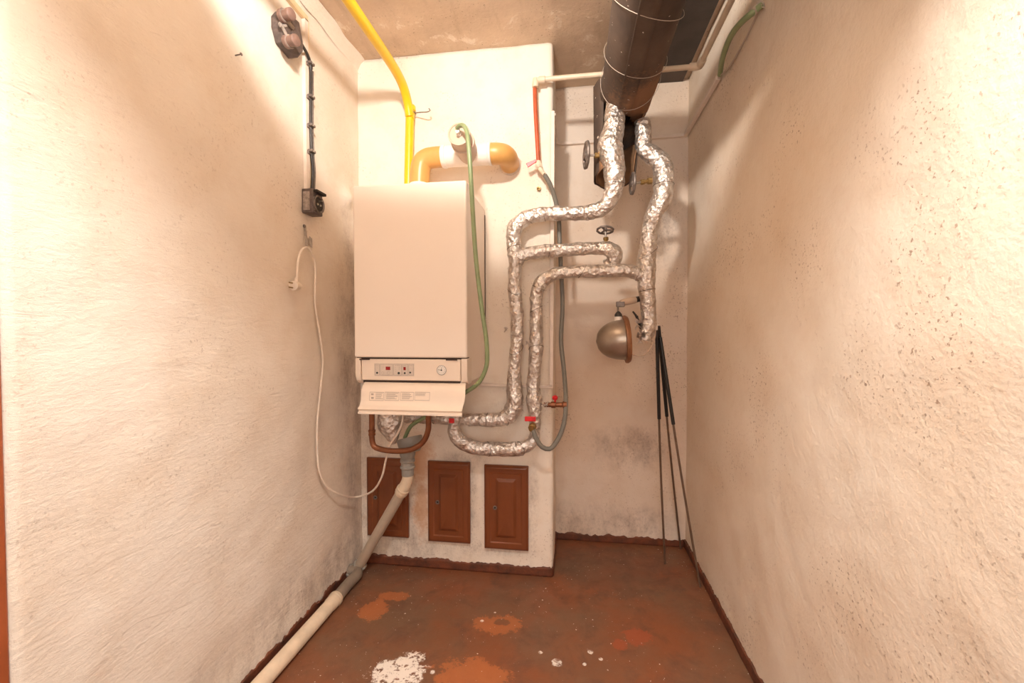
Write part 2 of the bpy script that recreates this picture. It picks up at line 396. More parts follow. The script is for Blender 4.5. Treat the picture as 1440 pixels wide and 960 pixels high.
# normals of profile_wall point to (t.y,-t.x): walk clockwise seen from above with the room on the right-hand side
profile_wall('wall_left', [(XL, YN), (XL, YB+.02)], 0, ZC, M['pl_left'], .005, bumps=[(pb.x, pb.y, pb.z, .035, .03)])
profile_wall('chimney_breast', [(XL-.02, YB), (XB-.022, YB), (XB-.008, YB+.003), (XB-.001, YB+.012), (XB+.001, YB+.03), (XB, YK+.02)], 0, ZC, M['pl_breast'], .004, step=.018, thick=.03)
profile_wall('wall_back', [(XB-.02, YK), (XR+.02, YK)], 0, ZC, M['pl_back'], .004)
profile_wall('wall_right', [(XR+.008, YK+.02), (XR-.005, .48)], 0, ZC, M['pl_right'], .004)
bl = profile_wall('baseboard_left', [(XL+.004, YN), (XL+.004, YB-.01)], 0, .045, M['band'], .003, step=.008, thick=.008, ragged=.014)
profile_wall('baseboard_breast', [(XL, YB-.005), (XB-.02, YB-.005), (XB-.004, YB-.002), (XB+.005, YB+.012), (XB+.005, YK)], 0, .042, M['band'], .003, step=.008, thick=.008, ragged=.010)
profile_wall('baseboard_back', [(XB, YK-.004), (XR, YK-.004)], 0, .038, M['band'], .003, step=.008, thick=.008, ragged=.009)
profile_wall('baseboard_right', [(XR-.001, YK), (XR-.009, .48)], 0, .04, M['band'], .003, step=.008, thick=.008, ragged=.008)
# paint-brushed plaster lip under the ceiling, left
g = G(); vs = []
n_ = 60
for i in range(n_+1):
    y = YN+(YB-YN)*i/n_; a = .035+.012*noise.noise(V((y*9, 0, 0))); b = .05+.015*noise.noise(V((y*8, 5, 0)))
    vs += [V((XL+.002, y, ZC-b)), V((XL+a*.45, y, ZC-b*.35)), V((XL+a, y, ZC-.001))]
g.add(vs, [(i*3+k, i*3+k+1, i*3+k+4, i*3+k+3) for i in range(n_) for k in (0, 1)])
struct(link('trim_1', g, M['pl_left']))
# door jamb at the left, and the hall behind the viewer
g = G(); box(g, (XL-.10, YN-.10, 0), (XL-.002, YN-.001, 2.02)); struct(link('trim_2', g, M['jamb'], bevel=.004))
g = G(); box(g, (XL-.06, .36, 2.02), (XR+.06, .47, ZC)); struct(link('wall_above_door', g, M['pl_left']))
g = G(); box(g, (-1.75, .36, 0), (XL-.10, .45, ZC)); struct(link('wall_front_left', g, M['pl_left']))
g = G(); box(g, (XR+.005, .36, 0), (1.35, .45, ZC)); struct(link('wall_front_right', g, M['pl_left']))
g = G(); box(g, (-1.75, -1.7, 0), (-1.65, .40, ZC)); struct(link('wall_hall_left', g, M['pl_left']))
g = G(); box(g, (1.25, -1.7, 0), (1.35, .40, ZC)); struct(link('wall_hall_right', g, M['pl_left']))
g = G(); box(g, (-1.75, -1.75, 0), (1.35, -1.65, ZC)); struct(link('wall_hall_back', g, M['pl_left']))
# ================================================================ BOILER
BX0, BX1, BF, BZ0, BZ1, BBOT = -.819, -.377, 1.506, 1.006, 1.656, .905
bo = thing('gas_boiler', 'large cream wall-hung gas boiler with control panel and open flap', 'boiler', ((BX0+BX1)/2, YB, BBOT))
g = G(); box(g, (BX0+.006, BF+.022, BBOT+.002), (BX1-.006, YB-.004, BZ1-.003)); link('casing', g, M['boiler'], bo, bevel=.006)
g = G(); box(g, (BX0, BF, BZ0), (BX1, BF+.05, BZ1)); link('front_cover', g, M['boiler'], bo, bevel=.007, segs=3)
# side seam
g = G(); box(g, (BX1-.007, BF+.050, BZ0), (BX1-.0045, BF+.053, BZ1-.006)); link('side_seam', g, M['gap'], bo)
g = G(); box(g, (BX1-.006, YB-.012, BBOT+.05), (BX1-.0035, YB-.004, BZ1-.03)); link('rear_edge_strip', g, M['gap'], bo)  # thin dark strip along the casing's rear edge
# cheeks either side of the panel
for x0, x1 in ((BX0+.001, BX0+.022), (BX1-.024, BX1-.001)):
    g = G(); pr = [(BF+.004, BZ0-.003), (BF+.004, BBOT+.035), (BF+.012, BBOT+.012), (BF+.03, BBOT), (BF+.08, BBOT), (BF+.08, BZ0-.003)]
    k = len(pr); g.add([V((x0, y, z)) for y, z in pr]+[V((x1, y, z)) for y, z in pr], [tuple(range(k)), tuple(range(k, 2*k))]+[(i, (i+1) % k, k+(i+1) % k, k+i) for i in range(k)])
    link('side_cheek', g, M['boiler2'], bo, bevel=.003)
pn = G(); box(pn, (BX0+.026, BF+.006, BBOT+.014), (BX1-.027, BF+.06, BZ0-.006)); pn = link('control_panel', pn, M['boiler2'], bo, bevel=.004)
PY = BF+.006
def rect(g, px0, py0, px1, py1, Y, th=.0012):
    a = at(px0, py1, Y); b = at(px1, py0, Y); box(g, (a.x, Y-th, a.z), (b.x, Y+.001, b.z))
g = G(); box(g, (BX0+.004, BF+.014, BZ0-.006), (BX1-.004, BF+.05, BZ0+.002)); link('shadow_gap', g, M['gap'], bo)
g = G(); box(g, (BX0+.03, BF+.012, BBOT+.004), (BX1-.03, BF+.05, BBOT+.016)); link('shadow_gap', g, M['gap'], bo)
for q in ((505.5, 504.3, 520, 505.8), (627, 504.5, 643, 506.6)):
    g = G(); rect(g, *q, BF+.003); link('vent_slot', g, M['gap'], bo, False)
g = G(); rect(g, 526.7, 511, 582.5, 528.2, PY, .0015); link('display_plate', g, M['plate'], pn, False)
g = G()
def frame(g, x0, y0, x1, y1, Y, t=.35, th=.0018):
    rect(g, x0, y0, x1, y0+t, Y, th); rect(g, x0, y1-t, x1, y1, Y, th); rect(g, x0, y0, x0+t, y1, Y, th); rect(g, x1-t, y0, x1, y1, Y, th)
for a, b in ((527.5, 534), (535, 552.5), (553.5, 565), (566, 574), (575, 581.8)): frame(g, a, 511.8, b, 527.5, PY)
for x in (530, 532): rect(g, x-1, 513.8, x+.3, 514.3, PY, .002)
for x in (556.5, 559, 561.5, 568.5, 570.5, 577, 579): rect(g, x-.8, 513.5, x+.8, 514, PY, .002)
for x, y in ((538.2, 516), (540, 516), (538.2, 518.2), (556.5, 516.6), (561.5, 516.6), (556.5, 519), (561.5, 519), (556.8, 522.3), (531, 517), (577.5, 517.2)): rect(g, x-.35, y-.35, x+.35, y+.35, PY, .002)
link('panel_print', g, M['printgrey'], pn, False)['kind'] = 'stuff'
for q in ((542.7, 515.3, 549, 520), (567.6, 515.8, 570.8, 520.3)):
    g = G(); rect(g, *q, PY, .0022); link('red_display', g, M['red_disp'], pn, False)
g = G()
for x, y, r in ((530.6, 524, 1.6), (561, 524.4, 1.8), (569.4, 524.4, 1.5), (577, 523.6, 1.4)):
    g = G(); c = at(x, y, PY); lathe((c.x, PY, c.z), (0, -1, 0), [(0, r*.0026), (.002, r*.0026)], 12, g); link('button', g, M['black'], pn, False)
g = G()
for x, y, r in ((538.5, 524.2, 2.0), (546.5, 524.2, 2.2)):
    g = G(); c = at(x, y, PY)
    ring = [V((c.x+r*.0026*math.cos(a*.5236), PY-.0018, c.z+r*.0026*math.sin(a*.5236))) for a in range(13)]
    tube(ring, .0005, 4, curve=False, g=g); link('button_ring', g, M['printgrey'], pn, False)
c = at(621, 520.3, PY); g = G(); lathe((c.x, PY+.001, c.z), (0, -1, 0), [(0, .0185), (.0025, .0185), (.003, .017)], 32, g)
gd = link('pressure_gauge', g, M['dial'], pn)
g = G()
ring = [V((c.x+.0178*math.cos(a*2*math.pi/32), PY-.002, c.z+.0178*math.sin(a*2*math.pi/32))) for a in range(33)]
tube(ring, .0006, 4, curve=False, g=g)
for k in range(10):
    a = R(-45+30*k); p = V((c.x+.0135*math.cos(a), PY-.0022, c.z+.0135*math.sin(a))); box(g, p-V((.0008, .0004, .0008)), p+V((.0008, .0004, .0008)))
lathe((c.x, PY-.002, c.z), (0, -1, 0), [(0, .0028), (.0015, .0025)], 10, g)
tube([V((c.x, PY-.0032, c.z)), V((c.x-.012, PY-.0032, c.z+.002))], .0007, 4, curve=False, g=g)
tube([V((c.x, PY-.0032, c.z)), V((c.x+.001, PY-.0032, c.z+.011))], .0006, 4, curve=False, g=g)
link('dial_marks', g, M['black'], gd, False)['kind'] = 'stuff'
# hinged flap, hanging open: concave sheet with a rolled lip
prof = [(1.520, .912), (1.500, .899), (1.490, .882), (1.487, .864), (1.484, .846), (1.478, .832), (1.468, .824), (1.458, .822), (1.455, .818), (1.459, .814), (1.463, .811), (1.459, .807), (1.455, .806), (1.455, .800)]
xa0, xa1 = at(510, 545, 1.50).x, at(653, 548, 1.50).x; xb0, xb1 = at(503.5, 581, 1.457).x, at(651, 586, 1.457).x
g = G(); k = len(prof); vs = []
for s in (0, 1):
    for off in (0, .004):
        for i, (y, z) in enumerate(prof):
            t = min(1, max(0, (i-5)/3)); b_ = .006*math.sin(min(i, 5)/5*math.pi)
            x = (xa0+(xb0-xa0)*t) if s == 0 else (xa1+(xb1-xa1)*t*.3+b_)
            vs.append(V((x, y+off, z)))
fs = []
for i in range(k-1):
    fs += [(i, i+1, 2*k+i+1, 2*k+i), (k+i, k+i+1, 3*k+i+1, 3*k+i), (i, i+1, k+i+1, k+i), (2*k+i, 2*k+i+1, 3*k+i+1, 3*k+i)]
fs += [(0, k, 3*k, 2*k), (k-1, 2*k-1, 4*k-1, 3*k-1)]
g.add(vs, fs); fl = link('flap', g, M['boiler2'], bo, ang=50)
g = G(); Y = 1.4845
def lrect(g, px0, py0, px1, py1, th=.0006):      # lies on the flap face (z .84-.88, slightly leaning)
    for (x0, y0, x1, y1) in ((px0, py0, px1, py1),):
        a = at(x0, y1, 1.4855); b = at(x1, y0, 1.4855)
        ya = 1.484+(a.z-.846)/.036*.006; yb_ = 1.484+(b.z-.846)/.036*.006
        v = [V((a.x, ya-th, a.z)), V((b.x, ya-th, a.z)), V((b.x, yb_-th, b.z)), V((a.x, yb_-th, b.z))]
        g.add(v+[q+V((0, th*1.5, 0)) for q in v], [(0, 1, 2, 3), (4, 5, 6, 7), (0, 1, 5, 4), (1, 2, 6, 5), (2, 3, 7, 6), (3, 0, 4, 7)])
for (x0, x1) in ((519.5, 539.5), (541, 561), (563, 581.5), (583, 604)):
    for q in ((x0, 551.3, x1, 551.5), (x0, 562.6, x1, 562.8), (x0, 551.3, x0+.25, 562.8), (x1-.25, 551.3, x1, 562.8)): lrect(g, *q)
rnd = random.Random(3)
for (x0, x1, nl) in ((528, 539, 6), (543, 560, 6), (565, 580, 6), (584, 601, 3)):
    for j in range(nl):
        lrect(g, x0, 552.8+j*1.5, x1-rnd.uniform(0, 5), 553.2+j*1.5)
lrect(g, 521.5, 553, 525, 555.5); lrect(g, 522, 558, 525.5, 560.5)
link('instruction_print', g, M['printgrey'], fl, False)['kind'] = 'stuff'
# ================================================================ SOOT DOORS
def soot_door(px0, py0, px1, py1, label, lock=.22):
    a = at(px0, py1, YB-.012); b = at(px1, py0, YB-.012); x0, x1 = a.x, b.x; z1 = b.z; z0 = z1-(a.z*0+.352); z0 = a.z
    t = thing('soot_door', label, 'access door', ((x0+x1)/2, YB, z0), 'soot doors low on the chimney breast')
    g = G(); cx, cz = (x0+x1)/2, (z0+z1)/2; hw, hh = (x1-x0)/2, (z1-z0)/2
    lv = [(1, 1, YB-.002), (1, 1, YB-.016), (.90, .945, YB-.0235), (.72, .83, YB-.0235), (.69, .815, YB-.0205), (.46, .70, YB-.0205), (.34, .63, YB-.0285), (0.0001, .30, YB-.0285)]
    vs = []
    for sx, sz, y in lv:
        vs += [V((cx-hw*sx, y, cz-hh*sz)), V((cx+hw*sx, y, cz-hh*sz)), V((cx+hw*sx, y, cz+hh*sz)), V((cx-hw*sx, y, cz+hh*sz))]
    fs = [(i*4+k, i*4+(k+1) % 4, i*4+4+(k+1) % 4, i*4+4+k) for i in range(len(lv)-1) for k in range(4)]+[(0, 1, 2, 3)]
    g.add(vs, fs); link('door_leaf', g, M['door'], t, bevel=.002, ang=25)
    g = G(); lx = x0+(x1-x0)*lock; lathe((lx, YB-.018, cz), (0, -1, 0), [(0, .0095), (.006, .0095), (.0065, .005), (.0035, .0045), (.003, 0)], 18, g)
    lk = link('lock', g, M['iron'], t)
    g = G(); lathe((lx, YB-.0205, cz), (0, -1, 0), [(0, .0042), (.001, .0042)], 10, g); link('keyhole', g, M['black_in'], lk)
soot_door(517, 645, 574, 752, 'brown metal soot door in the corner, half hidden by the drain pipe')
soot_door(602.5, 650, 661, 760, 'brown soot door in the middle of the three', .24)
soot_door(681.5, 655.5, 743, 770, 'brown soot door closest to the outer corner of the chimney breast', .25)
# ================================================================ YELLOW GAS PIPE
gp = thing('gas_pipe', 'bright yellow gas pipe rising behind the boiler and running along the ceiling', 'pipe', (-.73, 1.82, 1.6))
q0 = at(574.5, 262, 1.835); q1 = at(577, 150, 1.835); z2 = 2.185; x2 = q1.x
g = tube([V((q0.x, 1.835, BZ1+.001)), V((q0.x, 1.835, q0.z+.01)), q1, V((x2, 1.832, 2.06)), V((x2-.002, 1.81, 2.12)), V((x2-.003, 1.765, 2.165)), V((x2-.004, 1.70, z2)), V((x2-.006, 1.3, z2+.004)), V((x2-.01, .7, z2+.008))], .0195, 20, .02)
link('pipe', g, M['yellow'], gp)
g = G(); p = q1; lathe(p-V((0, 0, .02)), (0, 0, 1), [(0, .022), (.004, .024), (.02, .024), (.024, .021)], 20, g); link('coupling', g, M['yellow'], gp)
g = tube([at(580, 160, 1.85), at(590, 158, 1.83), at(602, 157, 1.81), at(605, 155, 1.81), at(603, 152.5, 1.81)], .0025, 6); link('pipe_hook', g, M['iron'], gp)
g = G(); lathe(q1-V((0, 0, .028)), (0, 0, 1), [(-.003, .0215), (.003, .0215)], 20, g); link('clip_ring', g, M['brass'], gp)
# ================================================================ FLUE
fp = thing('flue_pipe', 'white and amber plastic flue pipe with elbows above the boiler', 'flue pipe', (-.6, 1.66, 1.66))
FY = 1.75; r_ = .044
c0 = at(590, 256, FY); c1 = at(590, 236, FY)
g = G(); lathe((c0.x, FY, BZ1), (0, 0, 1), [(0, .038), (.052, .038), (.053, .042), (.058, .0445), (.078, .0445), (.082, .041)], 28, g); link('collar', g, M['whitepl'], fp)
pz = at(640, 219.5, FY).z; ex = c0.x; ez = BZ1+.078
xe = at(626, 221, FY).x
g = tube([V((ex, FY, ez-.01)), V((ex, FY, ez+.008)), V((ex+.012, FY, pz-.022)), V((ex+.038, FY, pz-.004)), V((ex+.07, FY, pz)), V((xe, FY, pz))], .0425, 28, .008); link('elbow', g, M['amber'], fp)
xr_ = at(691, 219, FY).x
g = G(); lathe((xe-.012, FY, pz), (1, 0, 0), [(0, .045), (.004, .0475), (.016, .0475), (.018, .0435), (.02, .0435), (xr_-xe, .0435), (xr_-xe+.003, .0465), (xr_-xe+.012, .0465), (xr_-xe+.014, .042)], 30, g)
te = link('tee', g, M['whitepl'], fp)
br0 = V((at(660, 219, FY).x, FY-.01, pz)); dr = V((.02, -1, .03)).normalized(); L = .172
g = G(); lathe(br0, dr, [(0, .043), (L*.52, .043), (L*.54, .047), (L*.64, .047), (L*.65, .043)], 28, g); link('tee_branch', g, M['taupe'], te)
g = G(); lathe(br0+dr*L*.62, dr, [(0, .041), (L*.30, .041), (L*.31, .0435), (L*.38, .043), (L*.382, .038), (L*.365, .036), (L*.365, .001)], 28, g); cp = link('end_cap', g, M['taupe'], fp)
g = G(); nip = br0+dr*L*.98; lathe(nip, dr, [(0, .010), (.006, .010), (.007, .0075), (.026, .0075)], 14, g); link('hose_nipple', g, M['whitepl'], cp)
xw = at(717, 219, 1.8).x
g = tube([V((xr_, FY, pz)), V((xr_+.018, FY, pz)), V((xr_+.046, FY+.012, pz)), V((xr_+.060, FY+.042, pz)), V((xr_+.062, FY+.08, pz)), V((xr_+.062, YB+.01, pz))], .043, 28, .008); link('elbow', g, M['amber'], fp)
g = G(); ctr = V((xr_+.062, YB, pz)); vs = []
for k in range(40):
    a = k*2*math.pi/40; vs += [ctr+V((math.cos(a)*.042, -.012, math.sin(a)*.042)), ctr+V((math.cos(a)*(.052+.006*noise.noise(V((a*2, 1, 0)))), .004, math.sin(a)*(.052+.008*noise.noise(V((a*2, 0, 0))))))]
g.add(vs, [(k*2, k*2+1, (k*2+3) % 80, (k*2+2) % 80) for k in range(40)]); link('wall_seal', g, M['mortar'], fp)
# green hose from cap down the boiler side and under it
t0 = nip+dr*.008
pts = [t0, t0+dr*.018+V((0, 0, .012)), at(650.5, 176, 1.525), at(656, 184, 1.50), at(659, 205, 1.485), at(661.5, 240, 1.485), at(665, 300, 1.50), at(669, 360, 1.515), at(677, 430, 1.53), at(684.5, 485, 1.54), at(684, 515, 1.545), at(673, 538, 1.55), at(657, 550, 1.57), at(630, 566, 1.62), at(600, 585, 1.66), at(577, 600, 1.68), at(569, 616, 1.68)]
tag(link('green_hose', tube(pts, .0082, 12, .012), M['green']), 'long green hose from the flue cap looping down the boiler side', 'hose')
# ================================================================ BLACK DUCT
DX, DZ, DR = .229, 2.084, .105
du = thing('pipe_duct', 'thick black tar-paper duct wrapped in wire, running along the ceiling', 'duct', (DX, 1.5, DZ))
g = G(); S = 56; vs = []; fs = []; ys = [.55+i*.02 for i in range(64)]; YE = 1.80
ys = [y for y in ys if y < 1.66]+[1.66+.0125*i for i in range(24)]
for y in ys:
    for k in range(S+1):
        a = math.pi*.5+2*math.pi*k/S+.35       # seam
        p = V((math.cos(a), y*2, math.sin(a)))
        rr = DR+.004*noise.noise(p*1.7)+(.006 if k == 0 else 0)+.004*noise.noise(p*6)*max(0, (y-1.5)/.3)
        vs.append(V((DX+rr*math.cos(a), y, DZ+rr*math.sin(a))))
n = S+1
for j in range(len(ys)-1):
    for k in range(S):
        a = math.pi*.5+2*math.pi*(k+.5)/S+.35; yy = ys[j]
        x_, z_ = math.cos(a), math.sin(a)
        # ragged opening under the end, where the two risers enter
        lim = 1.94
        if z_ < -.15: lim = 1.742+.11*min(1, max(0, (x_+.12)/.5))+.07*min(1, max(0, (-.85-x_)/.1))+.02*noise.noise(V((a*5, 2, 0)))
        if yy > lim: continue
        fs.append((j*n+k, j*n+k+1, (j+1)*n+k+1, (j+1)*n+k))
g.add(vs, fs); o = link('duct_shell', g, M['duct'], du, ang=60); md = o.modifiers.new('t', 'SOLIDIFY'); md.thickness = .004; md.offset = -1
# overlapping sheet edge (visible seam) along the underside
g = G(); vs = []
for j in range(60):
    y = .6+j*.02
    if y > 1.76: break
    for a in (R(246), R(250), R(262), R(275)):
        rr = DR+.0045+(.004 if a == R(246) else 0)+.003*noise.noise(V((y*5, a, 0))); vs.append(V((DX+rr*math.cos(a), y, DZ+rr*math.sin(a))))
m_ = len(vs)//4
g.add(vs, [(j*4+k, j*4+k+1, j*4+k+5, j*4+k+4) for j in range(m_-1) for k in range(3)]); o = link('overlap_sheet', g, M['duct'], du); md = o.modifiers.new('t', 'SOLIDIFY'); md.thickness = .003
for y, tl in ((1.32, .10), (1.56, .06), (1.70, -.02), (1.0, .05)):
    ring = [V((DX+(DR+.008)*math.cos(a*math.pi/20), y+tl*math.sin(a*math.pi/20+.5), DZ+(DR+.008)*math.sin(a*math.pi/20))) for a in range(41)]
    link('binding_wire', tube(ring, .0010, 5, curve=False), M['twine'], du)
# insulation shell hanging down behind the risers
g = G(); vs = []; HX = .175; nrow = 26; nc = 22
for j in range(nrow+1):
    t = j/nrow; z = 2.15-.385*t
    for k in range(nc+1):
        a = math.pi*(1.27-1.37*k/nc); rr = (.115-.02*t)
        x = HX+.008+.03*(1-t)+rr*math.cos(a)*(1-.12*t); y = 1.86+.10*math.sin(a)*.9-.03*t
        vs.append(V((x, y, z+.010*noise.noise(V((k*.5, j*.4, 0)))-(.03*math.sin(math.pi*k/nc) if j == nrow else 0))))
n = nc+1; g.add(vs, [(j*n+k, j*n+k+1, (j+1)*n+k+1, (j+1)*n+k) for j in range(nrow) for k in range(nc)])
o = link('hanging_shell', g, M['duct'], du); md = o.modifiers.new('t', 'SOLIDIFY'); md.thickness = .005; md.offset = 0
g2 = G(); g2.add([v*1 for v in [V((HX+(p.x-HX)*.93, p.y-.012, p.z)) for p in vs[17*n:]]], [(j*n+k, j*n+k+1, (j+1)*n+k+1, (j+1)*n+k) for j in range(nrow-17) for k in range(nc)])
o = link('fibre_lining', g2, M['card'], du); md = o.modifiers.new('t', 'SOLIDIFY'); md.thickness = .004
# dark board on the ceiling
a = atx(962, 110, .55)
g = G(); box(g, (.16, .9, ZC-.016), (.556, (lambda d: d.y*(ZC-H)/d.z)(ray(945, 112)), ZC-.002)); bd = tag(link('ceiling_board', g, M['board'], bevel=.002), 'dark grey board on the ceiling beside the duct and right wall', 'board')
# ================================================================ FOIL PIPES
A = thing('foil_wrapped_pipe', 'silver foil pipe from the duct, bending left then down nearest the boiler', 'pipe', (-.2, 1.8, 1.4))
def foil(name, pts, r, par, gaps=(6, 12), seed=1, cr=.0042):
    g = tube(pts, r, 30, .0052, crinkle=cr, seed=seed); o = link(name, g, M['foil'], par, ang=28)
    wv = wraps(g, (gaps[0]*2, gaps[1]*4), seed=seed, wr=.0009, tilt=.9); link('binding_wire', wv, M['wire'], o)['kind'] = 'stuff'; return o
y1, y2 = 1.755, 1.80
ptsA = [at(868, 140, y1+.01), at(865, 158, y1), at(862, 185, y1), at(858, 207, y1), at(862, 226, y1), at(864, 248, y1+.005), at(862, 270, y1+.015), at(851, 290, y1+.025), at(831, 298, y2-.01), at(800, 300, y2), at(765, 301, y2), at(741, 306, y2), at(725, 319, y2), at(722, 340, y2), at(725, 362, y2), at(723, 400, y2), at(727, 440, y2), at(727, 480, y2), at(723, 520, y2), at(723, 545, y2), at(724, 565, y2-.01), at(718, 582, y2-.015), at(705, 589, y2-.02), at(680, 590, y2-.02), at(650, 589, y2-.02), at(610, 587, y2-.02), at(570, 586, y2-.02)]
rA = [.038, .040, .042, .050, .044, .042, .036, .031, .030, .029, .029, .030, .033, .030, .030, .027, .029, .026, .027, .033, .035, .034, .030, .028, .026, .025, .025]
oA = foil('main_pipe', ptsA, rA, A, (7, 15), 1)
foil('branch_pipe', [at(727, 372, y2), at(733, 360, y2), at(750, 355, y2), at(800, 351, y2), at(838, 349, y2), at(855, 350, y2), at(864, 357, y2+.01), at(862, 368, y2+.02), at(852, 374, y2+.03)], [.022, .028, .027, .026, .026, .031, .033, .029, .022], A, (9, 16), 2)
B = thing('foil_wrapped_pipe', 'silver foil pipe by the right wall, with a branch looping down and under the boiler', 'pipe', (.3, 1.85, 1.2))
y3 = 1.80
ptsB = [at(903, 170, y3), at(905, 190, y3), at(906, 207, y3), at(918, 219, y3), at(930, 230, y3), at(933, 255, y3), at(931, 278, y3), at(921, 298, y3+.01), at(914, 320, y3+.02), at(911, 350, y3+.02), at(908, 382, y3+.02), at(910, 410, y3+.02), at(912, 440, y3+.03), at(911, 462, y3+.03), at(905, 478, y3+.03)]
rB = [.030, .032, .034, .038, .040, .040, .040, .034, .032, .035, .040, .032, .031, .032, .030]
foil('main_pipe', ptsB, rB, B, (7, 13), 3)
ptsC = [at(902, 388, y3+.01), at(888, 381, y3+.0), at(850, 381, y2), at(810, 382, y2), at(782, 385, y2), at(763, 395, y2), at(755, 412, y2), at(754, 440, y2), at(754, 475, y2), at(754, 488, y2), at(752, 515, y2), at(750, 548, y2), at(751, 562, y2-.005), at(752, 580, y2-.01), at(752, 605, y2-.01), at(749, 621, y2-.02), at(733, 630, y2-.025), at(700, 631, y2-.03), at(668, 629, y2-.03), at(648, 620, y2-.035), at(638, 604, y2-.04), at(640, 588, y2-.045), at(644, 575, y2-.05)]
rC = [.026, .027, .026, .025, .026, .029, .027, .026, .029, .030, .026, .028, .035, .028, .022, .024, .029, .029, .030, .031, .027, .023, .02]
foil('branch_pipe', ptsC, rC, B, (7, 15), 4)
def bits(pts_list, par, name='loose_foil', seed=5, mat='foil'):
    g = G(); rnd = random.Random(seed)
    for (p, s) in pts_list:
        for k in range(7):
            d = V((rnd.uniform(-1, 1), rnd.uniform(-1, .4), rnd.uniform(-1, 1)))*s; e = V((rnd.uniform(-1, 1), rnd.uniform(-1, 1), rnd.uniform(-1, 1)))*s*.6
            a_, b_, c_, d_ = p, p+d, p+d+e, p+e
            nn = (b_-a_).cross(d_-a_).normalized()*.0006
            g.add([a_, b_, c_, d_]+[x+nn for x in (a_, b_, c_, d_)], [(0, 1, 2, 3), (4, 5, 6, 7), (0, 1, 5, 4), (1, 2, 6, 5), (2, 3, 7, 6), (3, 0, 4, 7)])
    o = link(name, g, M[mat], par, False); o['kind'] = 'stuff'; return o
bits([(at(852, 205, y1-.02), .022), (at(742, 483, y2-.02), .012), (at(712, 462, y2), .012)], A)
bits([(at(903, 468, y3-.0), .026), (at(896, 455, y3+.01), .022), (at(900, 480, y3), .018), (at(768, 568, y2-.02), .02)], B, seed=9)
def handwheel(par, c, ax, r, stem_to, spokes=3):
    """cast wheel with wavy rim, spokes, hub and stem"""
    ax = V(ax).normalized(); ref = V((0, 0, 1)) if abs(ax.z) < .8 else V((0, 1, 0)); u = (ref-ax*ref.dot(ax)).normalized(); v = ax.cross(u)
    g = G(); ring = [c+(u*math.cos(k*math.pi/20)+v*math.sin(k*math.pi/20))*(r*(1+.035*math.cos(k*math.pi/20*10))) for k in range(41)]
    tube(ring, r*.14, 8, curve=False, cap=False, g=g)
    for s in range(spokes):
        a = s*2*math.pi/spokes+.5; tube([c, c+(u*math.cos(a)+v*math.sin(a))*r*.96], r*.13, 8, curve=False, g=g)
    lathe(c-ax*r*.22, ax, [(0, r*.2), (0.05*r, r*.27), (r*.44, r*.27), (r*.48, r*.18)], 14, g)
    wv = link('handwheel', g, M['iron'], par)
    d = (stem_to-c); l = d.length
    g = G(); lathe(c, d, [(0, .0045), (l*.55, .0045)], 10, g); link('valve_stem', g, M['steel'], par)
    g = G(); lathe(c, d, [(l*.42, .008), (l*.45, .011), (l*.62, .011), (l*.64, .008), (l*.78, .008), (l*.8, .013), (l, .014)], 8, g); link('packing_nut', g, M['brass'], par)
handwheel(A, at(824.5, 218, y1-.005), (1, .15, 0), .048, at(852, 219, y1))
handwheel(B, at(889.5, 258, y3-.01), (1, .1, .0), .040, at(916, 254, y3))
handwheel(A, at(851, 323.5, y2-.01), (.05, .25, 1), .032, at(853, 346, y2))
# ball-valve levers and their bodies
def lever(par, px0, py0, px1, py1, Y, th=.004):
    g = G(); a = at(px0, py1, Y); b = at(px1, py0, Y); box(g, (a.x, Y-th, a.z), (b.x, Y, b.z)); return link('red_lever', g, M['red'], par, bevel=.002)
lever(B, 738, 585.5, 753.5, 592, y2-.045)
g = G(); c = at(750.5, 596, y2-.02); lathe(c, (-.12, -1, -.25), [(-.02, .014), (.02, .014), (.022, .017), (.036, .017), (.038, .012), (.05, .012)], 8, g); link('drain_tap', g, M['brass'], B)
lever(B, 631.5, 588, 639, 594.5, y2-.085)
g = G(); p0 = at(765, 569, y2-.01); p1 = at(797, 569, y2-.01); lathe(p0, p1-p0, [(0, .010), (.03, .010), (.031, .014), (.048, .014), (.05, .0105), ((p1-p0).length-.018, .0105), ((p1-p0).length-.016, .015), ((p1-p0).length, .015)], 12, g); st = link('side_tap', g, M['copper'], B)
g = G(); c = at(780.5, 566, y2-.01); lathe(c, (0, -.2, 1), [(0, .004), (.014, .004), (.015, .010), (.019, .012), (.027, .012), (.031, .007)], 14, g); link('red_knob', g, M['red'], st)
# ================================================================ COLD WATER: beige, red, grey hose
wp = thing('beige_pipe', 'beige plastic pipe crossing behind the duct and running along the right wall', 'pipe', (.2, 1.83, 2.24))
pw = 1.83; zz = at(753, 113, pw); ze = at(984, 93, 1.80); ze.x = min(ze.x, XR-.02)
g = tube([V((zz.x, pw, zz.z-.02)), V((zz.x, pw, zz.z-.006)), V((zz.x+.008, pw, zz.z)), V((zz.x+.03, pw, zz.z+.001)), V((zz.x+.03, pw, zz.z+.001)).lerp(ze, .5), ze-V((.03, 0, 0)), ze-V((.008, .002, 0)), ze-V((0, .01, 0)), ze-V((0, .04, 0)), V((ze.x, .6, ze.z+.004))], .0105, 16, .02)
link('pipe', g, M['beige'], wp)
g = G(); lathe(V((zz.x+.014, pw, zz.z)), (1, 0, 0), [(0, .013), (.002, .0145), (.026, .0145), (.028, .0125)], 16, g); lathe(V((zz.x, pw, zz.z-.03)), (0, 0, 1), [(0, .013), (.002, .0145), (.022, .0145), (.038, .011)], 16, g); link('elbow', g, M['beige'], wp)
